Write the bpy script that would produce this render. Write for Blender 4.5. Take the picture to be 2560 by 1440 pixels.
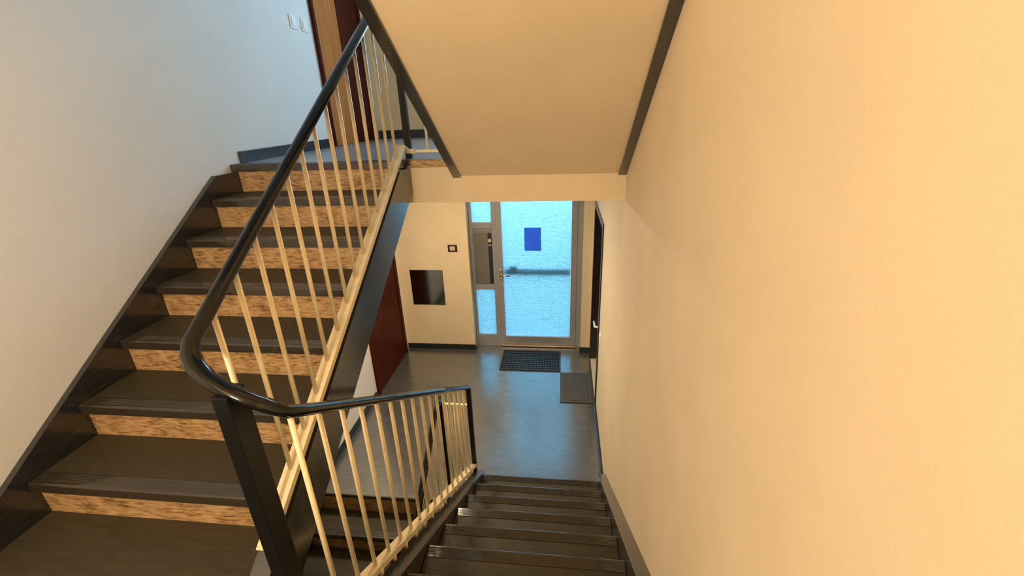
import bpy, bmesh, math, random
from mathutils import Vector, Matrix
random.seed(7)
for o in list(bpy.data.objects): bpy.data.objects.remove(o, do_unlink=True)
S = bpy.context.scene
COL = S.collection

# ------------------------------------------------------------------ camera
PITCH, YAW, ROLL = 0.38809, 0.12206, -0.03521
CAMP = Vector((-0.3763, 0.0, 3.0607)); FPX = 1103.56
fw = Vector((-math.sin(YAW)*math.cos(PITCH), math.cos(YAW)*math.cos(PITCH), -math.sin(PITCH)))
rt = Vector((math.cos(YAW), math.sin(YAW), 0)); up = rt.cross(fw)
R_ = math.cos(ROLL)*rt + math.sin(ROLL)*up; U_ = -math.sin(ROLL)*rt + math.cos(ROLL)*up
cd = bpy.data.cameras.new('camera'); cam = bpy.data.objects.new('camera', cd); COL.objects.link(cam)
cd.sensor_fit = 'HORIZONTAL'; cd.sensor_width = 36; cd.lens = 36*FPX/2560; cd.clip_start = 0.02
m3 = Matrix((R_, U_, -fw)).transposed(); cam.matrix_world = Matrix.Translation(CAMP) @ m3.to_4x4()
S.camera = cam

# ------------------------------------------------------------------ world and exposure
W = bpy.data.worlds.new('sky'); S.world = W; W.use_nodes = True
bg = W.node_tree.nodes['Background']; bg.inputs[0].default_value = (0.42, 0.70, 1.0, 1); bg.inputs[1].default_value = 11.5
vs = S.view_settings; vs.view_transform = 'Standard'; vs.look = 'None'; vs.gamma = 1; vs.use_curve_mapping = False; vs.exposure = 0.12
LAMP_HALF, LAMP_HALL = (1.0, 0.84, 0.61), (1.0, 0.82, 0.56)
P_HALF, P_HALL = 67, 54

# ------------------------------------------------------------------ materials
def nt(name):
    m = bpy.data.materials.new(name); m.use_nodes = True
    t = m.node_tree; b = t.nodes['Principled BSDF']
    return m, t, b
def noise(t, scale, detail=4, vec=None, rough=0.55):
    n = t.nodes.new('ShaderNodeTexNoise'); n.inputs['Scale'].default_value = scale
    n.inputs['Detail'].default_value = detail; n.inputs['Roughness'].default_value = rough
    if vec: t.links.new(vec, n.inputs['Vector'])
    return n
def pos(t, sc=(1, 1, 1), rot=(0, 0, 0)):
    g = t.nodes.new('ShaderNodeNewGeometry'); mp = t.nodes.new('ShaderNodeMapping')
    mp.inputs['Scale'].default_value = sc; mp.inputs['Rotation'].default_value = rot
    t.links.new(g.outputs['Position'], mp.inputs['Vector']); return mp.outputs['Vector']
def ramp(t, fac, stops):
    r = t.nodes.new('ShaderNodeValToRGB'); e = r.color_ramp.elements
    while len(e) < len(stops): e.new(0.5)
    for i, (p, c) in enumerate(stops): e[i].position = p; e[i].color = (*c, 1)
    t.links.new(fac, r.inputs[0]); return r.outputs[0]
def bump(t, b, h, strength, dist=0.01):
    n = t.nodes.new('ShaderNodeBump'); n.inputs['Strength'].default_value = strength; n.inputs['Distance'].default_value = dist
    t.links.new(h, n.inputs['Height']); t.links.new(n.outputs[0], b.inputs['Normal']); return n
def plain(name, col, rough=0.5, metal=0.0, spec=0.5, coat=0.0, var=0.0, scale=8, bmp=0.0, bscale=60):
    m, t, b = nt(name)
    b.inputs['Roughness'].default_value = rough; b.inputs['Metallic'].default_value = metal
    b.inputs['Specular IOR Level'].default_value = spec; b.inputs['Coat Weight'].default_value = coat
    b.inputs['Base Color'].default_value = (*col, 1)
    if var > 0:
        n = noise(t, scale, 5, pos(t))
        lo = tuple(max(0, c*(1-var)) for c in col); hi = tuple(min(1, c*(1+var)) for c in col)
        t.links.new(ramp(t, n.outputs[0], [(0.3, lo), (0.7, hi)]), b.inputs['Base Color'])
    if bmp > 0:
        n2 = noise(t, bscale, 3, pos(t)); bump(t, b, n2.outputs[0], bmp, 0.003)
    return m
M = {}
M['cream'] = plain('cream_plaster', (0.80, 0.65, 0.44), 0.75, var=0.04, scale=2.5, bmp=0.18, bscale=150, spec=0.2)
M['white'] = plain('white_plaster', (0.82, 0.80, 0.76), 0.7, var=0.03, scale=2.5, bmp=0.3, bscale=130, spec=0.2)
M['black_base'] = plain('dark_blue_skirting', (0.012, 0.016, 0.022), 0.35, var=0.2)
M['rail_black'] = plain('black_handrail_plastic', (0.004, 0.0045, 0.005), 0.10, spec=0.5)
M['newel_black'] = plain('black_painted_steel', (0.005, 0.0055, 0.006), 0.4, spec=0.3)
M['pale'] = plain('pale_cream_paint', (0.90, 0.76, 0.48), 0.35, var=0.08, scale=25)
M['alu'] = plain('brushed_aluminium', (0.33, 0.335, 0.34), 0.42, metal=0.35, var=0.06, scale=12)
M['alu_dark'] = plain('grey_metal_panel', (0.20, 0.18, 0.155), 0.5, metal=0.4, var=0.05, scale=10)
M['chrome'] = plain('polished_metal', (0.75, 0.70, 0.62), 0.2, metal=1.0)
M['brass'] = plain('worn_brass_strip', (0.72, 0.50, 0.34), 0.3, metal=0.9)
M['plastic_white'] = plain('white_plastic', (0.86, 0.86, 0.84), 0.35)
M['plastic_beige'] = plain('beige_plastic', (0.62, 0.50, 0.36), 0.4)
M['plastic_brown'] = plain('brown_plastic', (0.045, 0.014, 0.010), 0.35)
M['mirror'] = plain('tinted_mirror', (0.24, 0.25, 0.24), 0.12, metal=1.0)
M['rubber'] = plain('black_rubber', (0.018, 0.021, 0.026), 0.45, var=0.2, scale=40)
M['carpet'] = plain('brown_grey_carpet', (0.11, 0.104, 0.10), 0.9, var=0.18, scale=120, bmp=0.6, bscale=400)
M['carpet_dark'] = plain('dark_carpet_border', (0.035, 0.032, 0.032), 0.85, var=0.2, scale=120)
def paper_mat():
    m, t, b = nt('blue_backlit_paper'); out = t.nodes['Material Output']
    b.inputs['Base Color'].default_value = (0.10, 0.22, 0.62, 1); b.inputs['Roughness'].default_value = 0.8
    tr = t.nodes.new('ShaderNodeBsdfTranslucent'); tr.inputs[0].default_value = (0.34, 0.46, 0.90, 1)
    mx = t.nodes.new('ShaderNodeMixShader'); mx.inputs[0].default_value = 0.6
    t.links.new(b.outputs[0], mx.inputs[1]); t.links.new(tr.outputs[0], mx.inputs[2]); t.links.new(mx.outputs[0], out.inputs[0]); return m
M['paper'] = paper_mat()
M['paving'] = plain('grey_paving', (0.16, 0.155, 0.15), 0.9, var=0.2, scale=4)
M['dark_door'] = plain('near_black_varnished_wood', (0.020, 0.014, 0.014), 0.22, var=0.2)
M['nose_edge'] = plain('dark_rubber_nosing', (0.040, 0.032, 0.023), 0.16, var=0.15, scale=30, coat=0.8)

def wood(name, a, b_, rough):
    m, t, b = nt(name); v = pos(t, (9, 9, 0.7)); n = noise(t, 3.0, 6, v)
    t.links.new(ramp(t, n.outputs[0], [(0.3, a), (0.72, b_)]), b.inputs['Base Color'])
    b.inputs['Roughness'].default_value = rough; b.inputs['Specular IOR Level'].default_value = 0.07; return m
M['red_wood'] = wood('dark_red_varnished_wood', (0.050, 0.007, 0.003), (0.085, 0.013, 0.006), 0.45)
M['orange_wood'] = wood('orange_brown_varnished_wood', (0.43, 0.14, 0.033), (0.60, 0.23, 0.065), 0.32)

def tread_mat():
    m, t, b = nt('dark_brown_linoleum'); v = pos(t, (2.0, 14, 14)); n = noise(t, 5, 6, v)
    t.links.new(ramp(t, n.outputs[0], [(0.3, (0.046, 0.036, 0.022)), (0.75, (0.072, 0.058, 0.036))]), b.inputs['Base Color'])
    r = t.nodes.new('ShaderNodeMapRange'); t.links.new(n.outputs[0], r.inputs[0]); r.inputs[3].default_value = 0.42; r.inputs[4].default_value = 0.6; b.inputs['Specular IOR Level'].default_value = 0.3
    t.links.new(r.outputs[0], b.inputs['Roughness']); bump(t, b, n.outputs[0], 0.12, 0.004); return m
M['tread'] = tread_mat()
def riser_mat():
    m, t, b = nt('mottled_tan_linoleum'); v = pos(t, (10, 20, 45), (0, 0.55, 0)); n = noise(t, 2.2, 8, v, 0.65)
    v2 = pos(t, (4, 4, 4)); n2 = noise(t, 3, 3, v2)
    mx = t.nodes.new('ShaderNodeMath'); mx.operation = 'MULTIPLY_ADD'; t.links.new(n2.outputs[0], mx.inputs[0]); mx.inputs[1].default_value = 0.35
    t.links.new(n.outputs[0], mx.inputs[2])
    t.links.new(ramp(t, mx.outputs[0], [(0.48, (0.10, 0.045, 0.014)), (0.58, (0.30, 0.165, 0.065)), (0.72, (0.52, 0.325, 0.15)), (0.9, (0.62, 0.43, 0.23))]), b.inputs['Base Color'])
    b.inputs['Roughness'].default_value = 0.5; return m
M['riser'] = riser_mat()
def stringer_mat(name='dark_scratched_stringer_paint', k=(1, 1, 1), coat=1.0):
    m, t, b = nt(name); v = pos(t, (40, 5, 26), (0.5, 0, 0)); n = noise(t, 2.0, 8, v, 0.7)
    t.links.new(ramp(t, n.outputs[0], [(p_, tuple(a*b_ for a, b_ in zip(c_, k))) for p_, c_ in ((0.35, (0.012, 0.013, 0.014)), (0.62, (0.024, 0.025, 0.026)), (0.72, (0.05, 0.05, 0.048)), (0.78, (0.18, 0.165, 0.14)))]), b.inputs['Base Color'])
    b.inputs['Roughness'].default_value = 0.3; b.inputs['Coat Weight'].default_value = coat; b.inputs['Coat IOR'].default_value = 1.7; b.inputs['Coat Roughness'].default_value = 0.16; b.inputs['Specular IOR Level'].default_value = 0.2; bump(t, b, n.outputs[0], 0.15, 0.003); return m
M['stringer'] = stringer_mat()
def floor_mat():
    m, t, b = nt('grey_streaked_linoleum'); v = pos(t, (1.6, 9, 1)); n = noise(t, 3.0, 7, v, 0.6)
    t.links.new(ramp(t, n.outputs[0], [(0.3, (0.055, 0.057, 0.055)), (0.7, (0.095, 0.098, 0.094))]), b.inputs['Base Color'])
    n2 = noise(t, 2.2, 5, pos(t, (1.5, 6, 1)))
    r = t.nodes.new('ShaderNodeMapRange'); t.links.new(n2.outputs[0], r.inputs[0]); r.inputs[1].default_value = 0.3; r.inputs[2].default_value = 0.7
    r.inputs[3].default_value = 0.24; r.inputs[4].default_value = 0.36
    t.links.new(r.outputs[0], b.inputs['Roughness'])
    n3 = noise(t, 6, 4, pos(t, (1.0, 16, 1))); bump(t, b, n3.outputs[0], 0.18, 0.004)
    b.inputs['Specular IOR Level'].default_value = 0.5; b.inputs['Coat Weight'].default_value = 1.0; b.inputs['Coat IOR'].default_value = 2.5; b.inputs['Coat Roughness'].default_value = 0.22; t.links.new(b.inputs['Normal'].links[0].from_socket, b.inputs['Coat Normal']); return m
M['floor'] = floor_mat()
def landing_mat():
    m, t, b = nt('blue_grey_landing_linoleum'); n = noise(t, 3, 6, pos(t, (3, 3, 1)))
    t.links.new(ramp(t, n.outputs[0], [(0.3, (0.20, 0.205, 0.215)), (0.7, (0.28, 0.285, 0.295))]), b.inputs['Base Color'])
    b.inputs['Roughness'].default_value = 0.3; b.inputs['Specular IOR Level'].default_value = 0.7; return m
M['landing'] = landing_mat()
def glass_mat():
    m, t, b = nt('rippled_frosted_glass'); out = t.nodes['Material Output']; t.nodes.remove(b)
    n = noise(t, 1.0, 3, pos(t, (7, 7, 100)), 0.55)
    bm_ = t.nodes.new('ShaderNodeBump'); bm_.inputs['Strength'].default_value = 1.0; bm_.inputs['Distance'].default_value = 0.035
    t.links.new(n.outputs[0], bm_.inputs['Height'])
    tr = t.nodes.new('ShaderNodeBsdfTranslucent'); tr.inputs[0].default_value = (0.19, 0.31, 0.32, 1); t.links.new(bm_.outputs[0], tr.inputs['Normal'])
    rf = t.nodes.new('ShaderNodeBsdfRefraction'); rf.inputs['Color'].default_value = (0.74, 0.90, 0.93, 1); rf.inputs['Roughness'].default_value = 0.10; rf.inputs['IOR'].default_value = 1.45
    t.links.new(bm_.outputs[0], rf.inputs['Normal'])
    mx = t.nodes.new('ShaderNodeMixShader'); mx.inputs[0].default_value = 0.48; t.links.new(tr.outputs[0], mx.inputs[1]); t.links.new(rf.outputs[0], mx.inputs[2])
    gl = t.nodes.new('ShaderNodeBsdfGlossy'); gl.inputs['Roughness'].default_value = 0.15; t.links.new(bm_.outputs[0], gl.inputs['Normal'])
    m2 = t.nodes.new('ShaderNodeMixShader'); m2.inputs[0].default_value = 0.05; t.links.new(mx.outputs[0], m2.inputs[1]); t.links.new(gl.outputs[0], m2.inputs[2])
    t.links.new(m2.outputs[0], out.inputs[0]); return m
M['glass'] = glass_mat()
def pane_mat():
    m, t, b = nt('clear_window_glass'); out = t.nodes['Material Output']; t.nodes.remove(b)
    a = t.nodes.new('ShaderNodeBsdfTransparent'); g = t.nodes.new('ShaderNodeBsdfGlossy'); g.inputs['Roughness'].default_value = 0.02
    mx = t.nodes.new('ShaderNodeMixShader'); mx.inputs[0].default_value = 0.06
    t.links.new(a.outputs[0], mx.inputs[1]); t.links.new(g.outputs[0], mx.inputs[2]); t.links.new(mx.outputs[0], out.inputs[0]); return m
M['pane'] = pane_mat()
def opal(name, col, strength):
    m, t, b = nt(name); b.inputs['Base Color'].default_value = (0.9, 0.88, 0.82, 1)
    b.inputs['Emission Color'].default_value = (*col, 1); b.inputs['Emission Strength'].default_value = strength; return m

# ------------------------------------------------------------------ mesh helpers
def box(bm, x0, x1, y0, y1, z0, z1, bev=0.0):
    vs_ = [bm.verts.new((x, y, z)) for x in (x0, x1) for y in (y0, y1) for z in (z0, z1)]
    fs = [bm.faces.new([vs_[i] for i in q]) for q in ((0, 1, 3, 2), (4, 6, 7, 5), (0, 4, 5, 1), (2, 3, 7, 6), (0, 2, 6, 4), (1, 5, 7, 3))]
    if bev > 0:
        es = {e for f in fs for e in f.edges}
        bmesh.ops.bevel(bm, geom=list(es), offset=bev, segments=2, affect='EDGES', profile=0.5)
def prism(bm, poly, x0, x1):                       # polygon in (y, z), extruded along x
    a = [bm.verts.new((x0, y, z)) for y, z in poly]; b = [bm.verts.new((x1, y, z)) for y, z in poly]
    n = len(poly); bm.faces.new(a); bm.faces.new(b[::-1])
    for i in range(n): bm.faces.new((a[i], b[i], b[(i+1) % n], a[(i+1) % n]))
def sweep(bm, path, prof):                         # prof: list of (side, up) offsets; side is horizontal
    rings = []
    for i, p in enumerate(path):
        p = Vector(p); a = Vector(path[max(i-1, 0)]); b = Vector(path[min(i+1, len(path)-1)])
        d = (b-a).normalized(); s = d.cross(Vector((0, 0, 1)))
        s = s.normalized() if s.length > 1e-4 else Vector((1, 0, 0)); u = s.cross(d).normalized()
        rings.append([bm.verts.new(p+s*q[0]+u*q[1]) for q in prof])
    n = len(prof)
    for r0, r1 in zip(rings, rings[1:]):
        for i in range(n): bm.faces.new((r0[i], r0[(i+1) % n], r1[(i+1) % n], r1[i]))
    bm.faces.new(rings[0][::-1]); bm.faces.new(rings[-1])
def circ(rx, ry, n=12): return [(rx*math.cos(2*math.pi*i/n), ry*math.sin(2*math.pi*i/n)) for i in range(n)]
def cyl(bm, c, r, h, axis='z', n=24, r2=None):
    r2 = r if r2 is None else r2
    mt = Matrix.Translation(Vector(c)) @ {'z': Matrix.Identity(4), 'x': Matrix.Rotation(math.pi/2, 4, 'Y'), 'y': Matrix.Rotation(math.pi/2, 4, 'X')}[axis]
    bmesh.ops.create_cone(bm, cap_ends=True, segments=n, radius1=r, radius2=r2, depth=h, matrix=mt)
def obj(name, bm, mat, parent=None, smooth=False):
    bmesh.ops.recalc_face_normals(bm, faces=bm.faces[:])
    me = bpy.data.meshes.new(name); bm.to_mesh(me); bm.free(); me.materials.append(M[mat] if isinstance(mat, str) else mat)
    if smooth:
        for p in me.polygons: p.use_smooth = True
    o = bpy.data.objects.new(name, me); COL.objects.link(o)
    if parent: o.parent = parent; o.matrix_parent_inverse = Matrix.Translation(parent.location).inverted()
    return o
def bx(name, mat, parent, *b, bev=0.0):
    bm = bmesh.new(); box(bm, *b, bev=bev); return obj(name, bm, mat, parent)
def boxes(name, mat, parent, lst, bev=0.0):
    bm = bmesh.new()
    for b in lst: box(bm, *b, bev=bev)
    return obj(name, bm, mat, parent)
def tag(o, label, cat, group=None):
    o['label'] = label; o['category'] = cat
    if group: o['group'] = group
    return o
def struct(o, label=None, cat=None):
    o['kind'] = 'structure'
    if label: o['label'] = label
    if cat: o['category'] = cat
    return o
def thing(name, label, cat, loc=(0, 0, 0), group=None):
    o = bpy.data.objects.new(name, None); COL.objects.link(o); o.location = loc; o.empty_display_size = 0.1
    return tag(o, label, cat, group)

# ------------------------------------------------------------------ stair geometry
r, g, Y0 = 0.175, 0.2663, 2.826                    # lower flight: first nosing at Y0, z = r
rl, gl, YL, ZL = 0.1719, 0.2659, 2.698, 2.778       # left flight: landing nosing at YL, z = ZL
ZH = 9*r
XL, YF, YB = -2.5, 5.206, 2.76                      # left wall, front wall, beam face
ZC = 2.512                                          # hall ceiling
YBACK = -1.25; ZTOP = 5.45; ZBAS = -1.40
NR = lambda y: r + (Y0-y)*r/g                       # nosing lines
NL = lambda y: ZL - (YL-y)*rl/gl
NB = lambda y: (y-2.69)*r/0.262                     # basement
SOF = lambda y: 2.676 + (YB-y)*rl/gl

# ------------------------------------------------------------------ the setting
struct(boxes('floor', 'floor', None, [(XL, 0, 2.74, 5.6, -0.2, 0), (XL, -1.36, 2.69, 2.74, -0.2, 0)]), 'grey linoleum floor of the entrance hall, glossy with daylight from the glass door', 'floor')
struct(bx('floor_landing', 'landing', None, XL, 0, YB+0.02, YF, 2.742, ZL), 'blue grey floor of the upper landing', 'floor')
struct(bx('ceiling', 'cream', None, XL, 0, YB, 5.5, ZC, 2.742), 'cream slab and downstand beam over the entrance hall', 'ceiling')
struct(boxes('floor_half_landing', 'tread', None, [(-1.1, 0, YBACK, 0.696, ZH-0.2, ZH), (XL, -1.1, YBACK, 0.80, ZH-0.2, ZH), (XL+0.031, -1.402, 0.80, 1.16, ZH-0.2, ZH)]), 'brown floor of the half landing between the flights', 'floor')
struct(bx('floor_basement', 'floor', None, XL, 0, YBACK, 5.5, ZBAS-0.1, ZBAS), 'grey basement floor at the foot of the stairs', 'floor')
struct(bx('floor_upper_half_landing', 'cream', None, XL, 0, YBACK, 0.93, 3.90, 4.15), 'slab of the upper half landing', 'floor')
struct(bx('ceiling_stairwell', 'white', None, XL, 0.0, YBACK, 5.5, ZTOP, ZTOP+0.15), 'white ceiling over the stairwell', 'ceiling')
# right wall with the recess of a door
DY0, DY1, DZ = 4.04, 5.08, 2.02
struct(boxes('wall_right', 'cream', None, [(0, 0.2, YBACK, DY0, ZBAS, ZTOP), (0, 0.2, DY1, 5.5, ZBAS, ZTOP), (0, 0.2, DY0, DY1, DZ, ZTOP), (0, 0.2, DY0, DY1, ZBAS, 0), (0.12, 0.2, DY0, DY1, 0, DZ)]), 'cream plaster wall beside the descending stairs', 'wall')
struct(bx('wall_left', 'white', None, XL-0.2, XL, YBACK, 5.5, ZBAS, ZTOP), 'white plaster wall behind the ascending flight', 'wall')
struct(bx('wall_back', 'cream', None, XL, 0, YBACK-0.2, YBACK, ZBAS, ZTOP), 'cream wall behind the half landing', 'wall')
RX0, RX1 = -1.548, -0.126                           # recess of the entrance door
WX0, WX1, WZ0, WZ1 = -1.50, -0.12, 3.35, 5.25
struct(boxes('wall_front', 'cream', None, [(XL, RX0, YF, 5.5, 0, ZC), (RX1, 0, YF, 5.5, 0, ZC),
    (XL, WX0, YF, 5.5, 2.742, ZTOP), (WX1, 0, YF, 5.5, 2.742, ZTOP), (WX0, WX1, YF, 5.5, 2.742, WZ0), (WX0, WX1, YF, 5.5, WZ1, ZTOP), (XL, 0, 5.3, 5.5, ZBAS, -0.2)]), 'cream front wall around the glazed entrance door', 'wall')
struct(bx('wall_under_stairs', 'cream', None, -1.09, -1.03, YBACK, 2.6, ZBAS, -0.02), 'cream wall below the descending flight', 'wall')
# skirting boards
struct(bx('baseboard_front', 'black_base', None, XL+0.005, RX0+0.01, YF-0.014, YF, 0, 0.075, bev=0.003), 'dark skirting under the mirror panel', 'baseboard')
struct(bx('baseboard_corner', 'black_base', None, RX1-0.012, -0.002, YF-0.014, YF, 0, 0.075, bev=0.003), 'short dark skirting between entrance door and side door', 'baseboard')
struct(bx('baseboard_left', 'black_base', None, XL, XL+0.014, 2.72, 4.06, 0, 0.075, bev=0.003), 'dark skirting along the white hall wall', 'baseboard')
struct(bx('baseboard_right', 'black_base', None, -0.014, 0, 2.90, DY0-0.075, 0, 0.075, bev=0.003), 'dark skirting along the cream wall beside the brown mat', 'baseboard')
struct(bx('baseboard_landing_left', 'black_base', None, XL, XL+0.014, 2.80, 4.06, ZL, ZL+0.075, bev=0.003), 'dark blue skirting along the white landing wall', 'baseboard')
struct(bx('baseboard_landing_front', 'black_base', None, XL+0.005, -0.01, YF-0.014, YF, ZL, ZL+0.085, bev=0.003), 'dark skirting along the cream landing wall', 'baseboard')
struct(bx('trim_1', 'riser', None, -1.325, -1.085, YB-0.008, YB+0.02, ZL-0.046, ZL+0.001, bev=0.002), 'mottled tan edge strip of the landing beside the stair well', 'trim')

# ------------------------------------------------------------------ entrance door
d1 = struct(thing('door_1', 'glazed aluminium entrance door with side light and rippled blue glass', 'door', ((RX0+RX1)/2, 5.35, 0)))
fy0, fy1 = 5.325, 5.385
boxes('door_frame', 'alu', d1, [(RX0, -1.512, fy0, fy1, 0, ZC), (-1.262, -1.205, fy0, fy1, 0, ZC), (-0.195, RX1, fy0, fy1, 0, ZC),
    (-1.512, -1.262, fy0, fy1, 0, 0.172), (-1.512, -1.262, fy0, fy1, 0.84, 0.905), (-1.512, -1.262, fy0, fy1, 1.668, 1.748), (-1.512, -1.262, fy0, fy1, 2.44, ZC), (-1.205, -0.195, fy0+0.012, fy1, 0, 0.0295), (-1.205, -0.195, fy0+0.02, fy1, 2.4905, ZC), (-1.206, -1.19, fy1-0.003, fy1+0.012, 0, ZC), (-0.21, -0.194, fy1-0.003, fy1+0.012, 0, ZC)], bev=0.003)
lf = boxes('door_leaf', 'alu', d1, [(-1.2048, -1.138, fy0-0.008, fy1-0.004, 0.03, 2.49), (-0.268, -0.1952, fy0-0.008, fy1-0.004, 0.03, 2.49),
    (-1.138, -0.268, fy0-0.008, fy1-0.004, 0.03, 0.155), (-1.138, -0.268, fy0-0.008, fy1-0.004, 2.42, 2.49)], bev=0.003)
bx('glass_pane', 'glass', lf, -1.136, -0.270, 5.352, 5.356, 0.157, 2.418)
bx('side_glass_pane', 'glass', d1, -1.511, -1.263, 5.352, 5.356, 0.173, 0.839)
bx('side_glass_pane', 'glass', d1, -1.511, -1.263, 5.352, 5.356, 1.749, 2.439)
lp = bx('letterbox_panel', 'alu_dark', d1, -1.508, -1.264, 5.345, 5.375, 0.907, 1.664, bev=0.002)
boxes('panel_trim', 'alu', lp, [(-1.508, -1.264, 5.336, 5.345, 1.640, 1.652), (-1.508, -1.264, 5.336, 5.345, 1.616, 1.624)], bev=0.001)
bx('intercom_strip', 'rubber', lp, -1.318, -1.272, 5.335, 5.345, 0.925, 1.606, bev=0.002)
bx('call_button', 'plastic_beige', lp, -1.314, -1.276, 5.327, 5.336, 1.49, 1.53, bev=0.003)
bx('call_plate', 'plastic_beige', lp, -1.316, -1.272, 5.329, 5.336, 1.445, 1.455, bev=0.002)
bm = bmesh.new(); box(bm, -1.185, -1.150, 5.300, 5.318, 0.99, 1.13, bev=0.004); cyl(bm, (-1.167, 5.285, 1.06), 0.011, 0.05, 'y', 12)
sweep(bm, [(-1.170, 5.262, 1.06), (-1.10, 5.260, 1.06), (-1.045, 5.262, 1.056)], circ(0.011, 0.011, 10)); obj('door_handle', bm, 'chrome', lf, True)
bm = bmesh.new(); box(bm, -1.125, -0.275, 5.385, 5.415, 1.045, 1.125, bev=0.006); box(bm, -1.06, -0.96, 5.372, 5.42, 1.06, 1.165, bev=0.01); obj('push_bar', bm, 'alu_dark', lf)
bx('threshold_strip', 'brass', d1, -1.205, -0.19, 5.296, 5.318, 0.012, 0.030, bev=0.003)
bx('kick_seal', 'rubber', d1, -1.205, -0.19, 5.300, 5.322, 0.001, 0.012)
nb = bx('paper_notice', 'paper', None, -0.855, -0.645, 5.3572, 5.3582, 1.37, 1.67); tag(nb, 'plain blue paper notice stuck on the outside of the door glass', 'notice')

# red doors in the left wall, one below the other
def frame_x(bm, x0, x1, y0, y1, z0, z1, w):
    box(bm, x0, x1, y0, y0+w, z0, z1, bev=0.003); box(bm, x0, x1, y1-w, y1, z0, z1, bev=0.003); box(bm, x0, x1, y0+w, y1-w, z1-w, z1, bev=0.003)
d2 = struct(thing('door_2', 'dark red wooden door in the white hall wall under the stairs', 'door', (XL, 4.6, 0)))
bm = bmesh.new(); frame_x(bm, XL, XL+0.03, 4.09, 5.10, 0, 2.10, 0.06); obj('door_frame', bm, 'red_wood', d2)
l2 = bx('door_leaf', 'red_wood', d2, XL, XL+0.018, 4.151, 5.039, 0.008, 2.039, bev=0.002)
bm = bmesh.new(); cyl(bm, (XL+0.04, 4.22, 1.03), 0.010, 0.05, 'x', 12); sweep(bm, [(XL+0.062, 4.21, 1.03), (XL+0.062, 4.33, 1.03)], circ(0.010, 0.010, 10)); obj('door_handle', bm, 'chrome', l2, True)
d4 = struct(thing('door_4', 'varnished wooden apartment door with orange side panel on the upper landing', 'door', (XL, 4.6, ZL)))
bm = bmesh.new(); frame_x(bm, XL, XL+0.03, 4.08, 5.06, ZL, ZL+2.15, 0.035); box(bm, XL, XL+0.03, 4.535, 4.565, ZL, ZL+2.115, bev=0.002); obj('door_frame', bm, 'red_wood', d4)
bx('side_panel', 'orange_wood', d4, XL, XL+0.022, 4.117, 4.533, ZL+0.004, ZL+2.113, bev=0.002)['label'] = 'orange brown wooden panel'
l4 = bx('door_leaf', 'red_wood', d4, XL, XL+0.016, 4.567, 5.023, ZL+0.004, ZL+2.113, bev=0.002)
bm = bmesh.new(); cyl(bm, (XL+0.035, 4.975, ZL+1.03), 0.022, 0.035, 'x', 16); obj('door_knob', bm, 'chrome', l4, True)
# side door in the right wall
d3 = struct(thing('door_3', 'dark side door set back in the cream wall beside the brown mat', 'door', (0.05, 4.56, 0)))
bm = bmesh.new()
for a in ((0, 0.095, DY0, DY0+0.03, 0, DZ), (0, 0.095, DY1-0.03, DY1, 0, DZ), (0, 0.095, DY0+0.03, DY1-0.03, DZ-0.03, DZ)): box(bm, *a)
for a in ((-0.012, 0, DY0-0.04, DY0+0.03, 0, DZ+0.03), (-0.012, 0, DY1-0.03, DY1+0.06, 0, DZ+0.03), (-0.012, 0, DY0+0.03, DY1-0.03, DZ-0.03, DZ+0.03)): box(bm, *a, bev=0.002)
obj('door_frame', bm, 'dark_door', d3)
l3 = bx('door_leaf', 'dark_door', d3, 0.078, 0.118, DY0+0.031, DY1-0.031, 0.006, DZ-0.032, bev=0.002)
bm = bmesh.new(); cyl(bm, (0.02, 4.14, 0.93), 0.010, 0.11, 'x', 12); sweep(bm, [(-0.035, 4.14, 0.93), (-0.035, 4.26, 0.93)], circ(0.012, 0.012, 10)); obj('door_handle', bm, 'plastic_white', l3, True)
# landing window (lights the landing; hidden from here behind the upper flight)
w1 = struct(thing('window_1_offscreen', 'landing window in the front wall', 'window', ((WX0+WX1)/2, 5.35, WZ0)))
boxes('window_frame', 'plastic_white', w1, [(WX0, WX0+0.05, 5.32, 5.38, WZ0, WZ1), (WX1-0.05, WX1, 5.32, 5.38, WZ0, WZ1), (WX0+0.05, WX1-0.05, 5.32, 5.38, WZ0, WZ0+0.05), (WX0+0.05, WX1-0.05, 5.32, 5.38, WZ1-0.05, WZ1)], bev=0.003)
bx('pane', 'pane', w1, WX0+0.05, WX1-0.05, 5.348, 5.352, WZ0+0.05, WZ1-0.05)
bx('window_sill', 'plastic_white', w1, WX0-0.03, WX1+0.03, YF-0.05, 5.32, WZ0-0.03, WZ0, bev=0.003)
struct(bx('pavement', 'paving', None, -8, 6, 5.61, 20, -0.18, -0.02), 'grey paving outside the entrance door', 'pavement')

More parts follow.
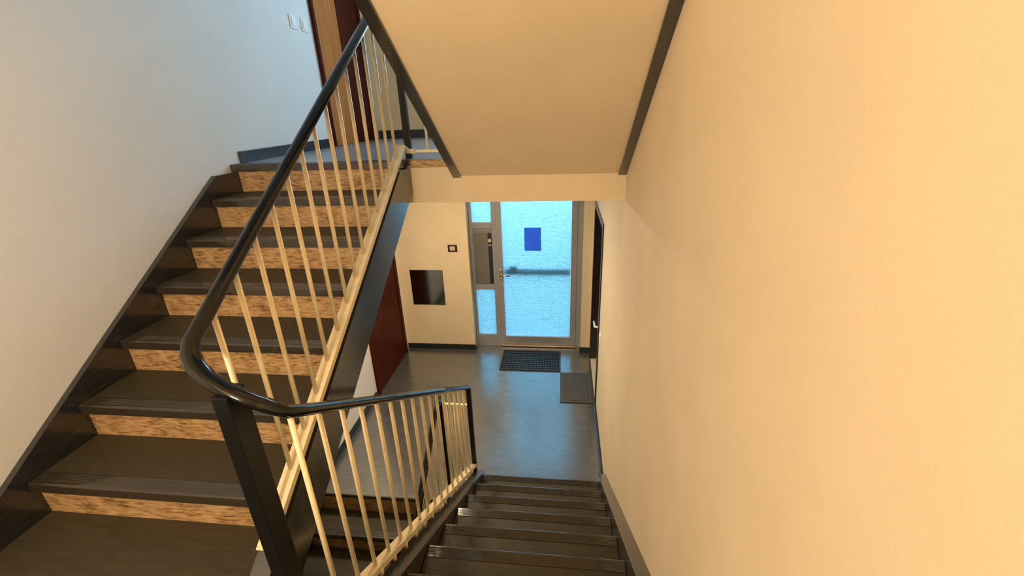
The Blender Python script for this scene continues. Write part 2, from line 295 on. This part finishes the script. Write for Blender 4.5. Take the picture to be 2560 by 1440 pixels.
# ------------------------------------------------------------------ stair flights
def tread(parent, x0, x1, yn, yb, z, ribs=True, sgn=1):
    # yn: y of the nosing; yb: y of the back edge
    s = 1 if yn > yb else -1                        # +1: nosing faces +y
    h = 0.042; bm = bmesh.new(); rr = 0.012
    prof = [(yb, z-h), (yb, z)] + [(yn-s*(rr-rr*math.sin(a)), z-rr+rr*math.cos(a)) for a in [i*math.pi/8 for i in range(5)]] + [(yn, z-h)]
    prism(bm, prof, x0, x1); t = obj('tread', bm, 'tread', parent)
    bm = bmesh.new()
    prof = [(yn-s*0.060, z+0.0005), (yn-s*0.060, z+0.0035)]
    for k in range(6):
        c = yn-s*(0.052-0.0075*k)
        prof += [(c-s*0.0025, z+0.0035), (c-s*0.0012, z+0.0015), (c+s*0.0012, z+0.0015), (c+s*0.0025, z+0.0035)]
    prof += [(yn-s*(0.006-0.009*math.sin(a)), z-0.0055+0.009*math.cos(a)) for a in [q*math.pi/12 for q in range(7)]] + [(yn+s*0.003, z-0.040), (yn+s*0.0005, z-0.040), (yn+s*0.0005, z-0.010), (yn-s*0.004, z+0.0005)]
    prism(bm, prof, x0+0.002, x1-0.002); obj('nosing_strip', bm, 'nose_edge', t)
    return t
def slope_board(name, mat, parent, x0, x1, line, up_, dn, y0, y1, zmin=None, zmax=None):
    lo, hi = min(y0, y1), max(y0, y1)
    P = [(lo, line(lo)+up_), (hi, line(hi)+up_), (hi, line(hi)-dn), (lo, line(lo)-dn)]
    def clip(P, zc, keep_above):
        out = []
        for a, b in zip(P, P[1:]+P[:1]):
            ia = (a[1] >= zc) == keep_above; ib = (b[1] >= zc) == keep_above
            if ia: out.append(a)
            if ia != ib: tt = (zc-a[1])/(b[1]-a[1]); out.append((a[0]+tt*(b[0]-a[0]), zc))
        return out
    if zmin is not None: P = clip(P, zmin, True)
    if zmax is not None: P = clip(P, zmax, False)
    bm = bmesh.new(); prism(bm, P, x0, x1); return obj(name, bm, mat, parent)

# lower flight, down to the entrance hall
f1 = thing('stair_flight', 'dark brown stair flight descending along the cream wall to the entrance hall', 'stairs', (-0.55, 2.8, 0))
for k in range(1, 9):
    yn = Y0-(k-1)*g; tread(f1, -1.022, -0.066, yn, yn-g-0.022, k*r)
for k in range(1, 10):
    yn = Y0-(k-1)*g; zt = k*r-0.043 if k < 9 else ZH-0.001
    bx('riser', 'riser', f1, -1.022, -0.066, yn-0.034, yn-0.022, (k-1)*r+0.001, zt)
slope_board('stringer', 'stringer', f1, -1.100, -1.024, NR, 0.03, 0.26, 0.72, 2.868, zmin=0.001)
slope_board('stringer', 'stringer', f1, -0.064, -0.001, NR, 0.072, 0.26, 0.72, 2.862, zmin=0.001)
slope_board('soffit', 'cream', f1, -1.022, -0.066, NR, -0.19, 0.30, 0.72, 2.6, zmin=0.001)

# left flight, up to the landing
f2 = thing('stair_flight', 'ascending stair flight with mottled tan risers along the white wall', 'stairs', (-1.95, 1.1, ZH))
for k in range(0, 7):
    yn = YL-k*gl
    if k: tread(f2, -2.468, -1.402, yn, yn+gl+0.022, ZL-k*rl)
    else: tread(f2, -2.498, -1.352, yn, YB+0.018, ZL)
    bx('riser', 'riser', f2, -2.468, -1.402, yn+0.022, yn+0.034, ZL-(k+1)*rl+0.001, ZL-k*rl-0.043)
slope_board('stringer', 'stringer', f2, -1.400, -1.330, NL, 0.035, 0.225, 0.86, YB-0.003, zmax=ZL-0.044)
slope_board('stringer', 'stringer', f2, -2.499, -2.470, NL, 0.072, 0.225, 0.86, YB-0.003, zmax=ZL-0.044)
slope_board('soffit', 'cream', f2, -2.468, -1.402, NL, -0.19, 0.22, 1.162, YB-0.003)

# upper flight, whose underside shows overhead
f3 = thing('stair_flight', 'upper stair flight seen from below, tan plaster underside between dark edge boards', 'stairs', (-0.55, YB, ZL))
slope_board('soffit', 'cream', f3, -1.012, -0.048, SOF, 0.12, 0.0, 0.935, YB-0.001)
slope_board('edge_board', 'stringer', f3, -1.060, -1.012, SOF, 0.30, 0.012, 0.935, YB-0.001)
slope_board('edge_board', 'stringer', f3, -0.048, -0.001, SOF, 0.30, 0.012, 0.935, YB-0.001)
for k in range(1, 8):
    yn = 2.80-(k-1)*gl; tread(f3, -1.010, -0.050, yn, yn-gl-0.022, ZL+k*rl)
for k in range(1, 9):
    yn = 2.80-(k-1)*gl; bx('riser', 'riser', f3, -1.010, -0.050, yn-0.034, yn-0.022, ZL+(k-1)*rl+0.001, ZL+k*rl-0.043 if k < 8 else 4.149)

# basement flight
f4 = thing('stair_flight', 'shadowed stair flight with tan risers going down to the basement under the ascending flight', 'stairs', (-1.95, 2.69, 0))
gb = 0.262
for k in range(0, 7):
    yn = 2.69-k*gb
    if k: tread(f4, -2.468, -1.402, yn, yn+gb+0.022, -k*r)
    else: tread(f4, -2.468, -1.402, yn-0.018, yn-0.001, -0.001) if False else None
    bx('riser', 'riser', f4, -2.468, -1.402, yn+0.022 if k else yn-0.012, yn+0.034 if k else yn-0.001, -(k+1)*r+0.001, -k*r-0.043 if k else -0.030)
slope_board('stringer', 'stringer', f4, -1.400, -1.330, NB, 0.035, 0.225, 0.86, 2.688, zmax=-0.001)
slope_board('stringer', 'stringer', f4, -2.499, -2.470, NB, 0.035, 0.225, 0.86, 2.688, zmax=-0.001)
bx('nosing_strip', 'nose_edge', f4, -2.468, -1.402, 2.676, 2.689, -0.029, 0.003, bev=0.002)

# ------------------------------------------------------------------ balustrades
RAILP = circ(0.024, 0.018, 14); BARP = [(-0.025, -0.012), (0.025, -0.012), (0.025, 0.012), (-0.025, 0.012)]
HR = 0.88; BAR_UP = 0.085
_bal = {}
def baluster(parent, x, y, z0, z1, rad=0.0085):
    key = round(z1-z0, 3)
    if key not in _bal:
        bm = bmesh.new(); cyl(bm, (0, 0, (z1-z0)/2), rad, z1-z0, 'z', 10)
        bmesh.ops.recalc_face_normals(bm, faces=bm.faces[:]); me = bpy.data.meshes.new('baluster'); bm.to_mesh(me); bm.free(); me.materials.append(M['pale'])
        for p in me.polygons: p.use_smooth = len(p.vertices) == 4
        _bal[key] = me
    o = bpy.data.objects.new('baluster', _bal[key]); COL.objects.link(o); o.parent = parent
    o.location = Vector((x, y, z0))-parent.location; return o
XR_, XL_ = -1.110, -1.352
b1 = thing('stair_balustrade', 'pale baluster railing with black handrail turning between lower and left flights', 'railing', (-1.225, 0.87, ZH))
path = [(XR_, 2.885, NR(2.885)+HR)] + [(XR_, y, NR(y)+HR) for y in (2.2, 1.6, 1.1, 0.97)]
cz0, cz1 = NR(0.90)+HR, NL(0.93)+HR
for i in range(0, 9):
    a = i/8*math.pi; path.append(((XR_+XL_)/2+(XR_-XL_)/2*math.cos(a), 0.90-0.055*math.sin(a)+0.03*i/8, cz0+(cz1-cz0)*(i/8)))
path += [(XL_, y, NL(y)+HR) for y in (1.0, 1.5, 2.1, 2.60)] + [(XL_-0.008, 2.86, NL(2.72)+HR)]
bm = bmesh.new(); sweep(bm, path, RAILP); obj('handrail', bm, 'rail_black', b1, True)
bm = bmesh.new(); sweep(bm, [(XR_, y, NR(y)+BAR_UP) for y in (2.866, 1.8, 0.90)], BARP); bar = obj('bottom_rail', bm, 'pale', b1)
bm = bmesh.new(); sweep(bm, [(XL_, y, NL(y)+BAR_UP) for y in (0.93, 1.8, 2.70)]+[(XL_+0.01, 2.77, ZL+0.05), (XL_+0.04, 2.80, ZL+0.05)], BARP); obj('bottom_rail', bm, 'pale', b1)
for k in range(-1, 15):
    y = 1.028+0.1205*k; baluster(b1, XR_, y, NR(y)+BAR_UP+0.012, NR(y)+HR-0.012)
    bm = bmesh.new(); cyl(bm, (XR_+0.020, y, NR(y)+BAR_UP-0.022), 0.010, 0.03, 'z', 10); obj('fixing_stud', bm, 'pale', bar, True)
for k in range(-5, 9):
    y = 1.625+0.1205*k; baluster(b1, XL_, y, NL(y)+BAR_UP+0.012, NL(y)+HR-0.012)
bx('newel_post', 'newel_black', b1, XR_-0.018, XR_+0.018, 2.871, 2.906, 0.001, NR(2.886)+HR-0.005, bev=0.003)
bx('newel_post', 'newel_black', b1, -1.247, -1.203, 0.825, 0.895, 1.20, (cz0+cz1)/2-0.004, bev=0.003)
bx('newel_post', 'newel_black', b1, -1.385, -1.345, 2.85, 2.886, ZL+0.001, 3.74, bev=0.003)

b2 = thing('guard_rail', 'short pale guard with bars between two black posts at the hall end', 'railing', (-1.23, 2.87, 0))
bx('bar', 'pale', b2, -1.335, -1.130, 2.875, 2.897, 0.838, 0.850, bev=0.002); bx('bar', 'pale', b2, -1.335, -1.130, 2.875, 2.897, 0.030, 0.042, bev=0.002)
for x in (-1.305, -1.275, -1.245, -1.215, -1.185, -1.155): baluster(b2, x, 2.886, 0.0425, 0.8375, 0.006)
b3 = thing('basement_railing', 'black handrail with pale balusters going down into the basement', 'railing', (-1.352, 2.886, 0))
bx('newel_post', 'newel_black', b3, -1.370, -1.336, 2.869, 2.903, 0.001, 0.91, bev=0.003)
bm = bmesh.new(); sweep(bm, [(XL_, 2.886, 0.90), (XL_, 2.80, 0.895)]+[(XL_, y, NB(y)+0.85) for y in (2.72, 2.0, 1.2)], RAILP); obj('handrail', bm, 'rail_black', b3, True)
bm = bmesh.new(); sweep(bm, [(XL_, y, NB(y)+BAR_UP) for y in (2.66, 1.8, 1.2)], BARP); obj('bottom_rail', bm, 'pale', b3)
for k in range(12):
    y = 2.62-0.1205*k; baluster(b3, XL_, y, NB(y)+BAR_UP+0.012, NB(y)+0.85-0.012)
b4 = thing('landing_railing', 'short pale railing along the landing edge next to the upper flight', 'railing', (-1.2, 2.81, ZL))
boxes('bar', 'pale', b4, [(-1.300, -1.085, 2.80, 2.832, ZL+0.040, ZL+0.056)], bev=0.002)
for x in (-1.222, -1.115): baluster(b4, x, 2.816, ZL+0.0565, ZL+0.86)
b4h = bmesh.new(); sweep(b4h, [(-1.285, 2.816, ZL+0.875), (-1.13, 2.816, ZL+0.875)]+[(-1.085, y, ZL+0.90+(2.80-y)*rl/gl) for y in (2.74, 2.0, 1.0)], RAILP); obj('handrail', b4h, 'rail_black', b4, True)
for k in range(13):
    y = 2.66-0.1205*k; baluster(b4, -1.085, y, SOF(y)+0.20, ZL+0.888+(2.80-y)*rl/gl)

# ------------------------------------------------------------------ loose things and fittings
# rubber door mat: lattice of bars
mt = thing('door_mat', 'black rubber door mat with a grid of holes in front of the glass door', 'mat', (-0.77, 4.95, 0))
mx0, mx1, my0, my1 = -1.155, -0.385, 4.71, 5.19
boxes('mat_border', 'rubber', mt, [(mx0, mx1, my0, my0+0.018, 0.001, 0.016), (mx0, mx1, my1-0.018, my1, 0.001, 0.016), (mx0, mx0+0.018, my0+0.018, my1-0.018, 0.001, 0.016), (mx1-0.018, mx1, my0+0.018, my1-0.018, 0.001, 0.016)], bev=0.003)
bm = bmesh.new(); nx, ny = 22, 10
for i in range(1, nx): xx = mx0+0.018+(mx1-mx0-0.036)*i/nx; box(bm, xx-0.004, xx+0.004, my0+0.018, my1-0.018, 0.001, 0.014)
for j in range(1, ny): yy = my0+0.018+(my1-my0-0.036)*j/ny; box(bm, mx0+0.018, mx1-0.018, yy-0.0075, yy+0.0075, 0.001, 0.0145)
obj('mat_grid', bm, 'rubber', mt)
ct = thing('door_mat', 'brown grey carpet mat with dark border lines in front of the side door', 'mat', (-0.2, 4.39, 0))
bx('mat_body', 'carpet', ct, -0.380, -0.030, 4.10, 4.68, 0.001, 0.009, bev=0.002)
boxes('border_line', 'carpet_dark', ct, [(-0.345, -0.338, 4.125, 4.655, 0.009, 0.0105), (-0.070, -0.063, 4.125, 4.655, 0.009, 0.0105), (-0.338, -0.070, 4.125, 4.132, 0.009, 0.0105), (-0.338, -0.070, 4.648, 4.655, 0.009, 0.0105), (-0.318, -0.312, 4.14, 4.64, 0.009, 0.0105)])
boxes('mat_edge', 'carpet_dark', ct, [(-0.386, -0.024, 4.092, 4.0998, 0.001, 0.008), (-0.386, -0.3802, 4.0998, 4.686, 0.001, 0.008), (-0.3802, -0.024, 4.6802, 4.686, 0.001, 0.008)])
ribs = bmesh.new()
for i in range(16): xx = -0.300+i*0.0142; box(ribs, xx, xx+0.007, 4.14, 4.64, 0.009, 0.0118)
obj('mat_ribs', ribs, 'carpet', ct)
mp_ = thing('wall_mirror', 'frameless square dark mirror panel on the cream wall', 'mirror', (-2.125, YF, 0.67))
bx('mirror_glass', 'mirror', mp_, -2.343, -1.907, YF-0.012, YF-0.006, 0.670, 1.157, bev=0.0015)
bx('backing', 'rubber', mp_, -2.338, -1.912, YF-0.006, YF-0.0005, 0.675, 1.152)
sw = thing('light_switch', 'brown framed light switch with beige rocker above the mirror panel', 'switch', (-1.748, YF, 1.40))
bm = bmesh.new(); a = (-1.808, -1.690, 1.404, 1.493)
for q in ((a[0], a[1], a[3]-0.018, a[3]), (a[0], a[1], a[2], a[2]+0.018), (a[0], a[0]+0.024, a[2]+0.018, a[3]-0.018), (a[1]-0.024, a[1], a[2]+0.018, a[3]-0.018)): box(bm, q[0], q[1], YF-0.012, YF-0.0005, q[2], q[3])
obj('switch_frame', bm, 'plastic_brown', sw)
bx('rocker', 'plastic_beige', sw, -1.783, -1.715, YF-0.016, YF-0.0005, 1.450, 1.4745, bev=0.002); bx('rocker', 'plastic_beige', sw, -1.783, -1.715, YF-0.014, YF-0.0005, 1.4225, 1.4485, bev=0.002)
def wall_switch(y0, y1, z0, z1, xs, label, d=1):
    o = thing('light_switch', label, 'switch', (xs, (y0+y1)/2, z0))
    bx('plate', 'plastic_white', o, *sorted((xs+d*0.0005, xs+d*0.010)), y0, y1, z0, z1, bev=0.003)
    bx('rocker', 'plastic_white', o, *sorted((xs+d*0.010, xs+d*0.016)), y0+0.015, y1-0.015, z0+0.015, z1-0.015, bev=0.002)
wall_switch(3.905, 3.995, 3.690, 3.785, XL, 'white wall switch right beside the landing door panel')
wall_switch(3.74, 3.83, 3.690, 3.785, XL, 'white wall switch farther from the landing door panel')
wall_switch(3.78, 3.87, 0.93, 1.02, 0.0, 'white wall switch on the cream wall next to the dark side door', -1)

# lamps: base and lit opal bowl
def lamp(kind, x, y, z, label, col, power, rad=0.14, axis='z', depth=0.45):
    o = thing(kind, label, 'lamp', (x, y, z))
    rot = Matrix.Identity(4) if axis == 'z' else Matrix.Rotation(math.pi/2, 4, 'X')      # 'y': bowl faces +y
    T = Matrix.Translation((x, y, z)) @ rot
    bm = bmesh.new(); bmesh.ops.create_cone(bm, cap_ends=True, segments=28, radius1=rad*1.03, radius2=rad*1.03, depth=0.022, matrix=T @ Matrix.Translation((0, 0, -0.012)))
    obj('lamp_base', bm, 'plastic_white', o)
    bm = bmesh.new(); bmesh.ops.create_uvsphere(bm, u_segments=24, v_segments=12, radius=rad)
    bmesh.ops.delete(bm, geom=[v for v in bm.verts if v.co.z > 1e-4], context='VERTS')
    bmesh.ops.transform(bm, matrix=T @ Matrix.Translation((0, 0, -0.024)) @ Matrix.Diagonal((1, 1, depth, 1)), verts=bm.verts)
    area = math.pi*rad*rad*1.35
    obj('lamp_shade_offscreen', bm, opal('lit_opal_glass', col, power/(math.pi*area)), o, True)
    return o
lamp('wall_lamp_offscreen', -1.30, YBACK, 3.35, 'round opal wall lamp behind the half landing', LAMP_HALF, P_HALF, 0.15, 'y')
lamp('ceiling_lamp_offscreen', -1.65, 3.60, ZC, 'round opal ceiling lamp in the entrance hall', LAMP_HALL, P_HALL, 0.14, 'z', 0.3)
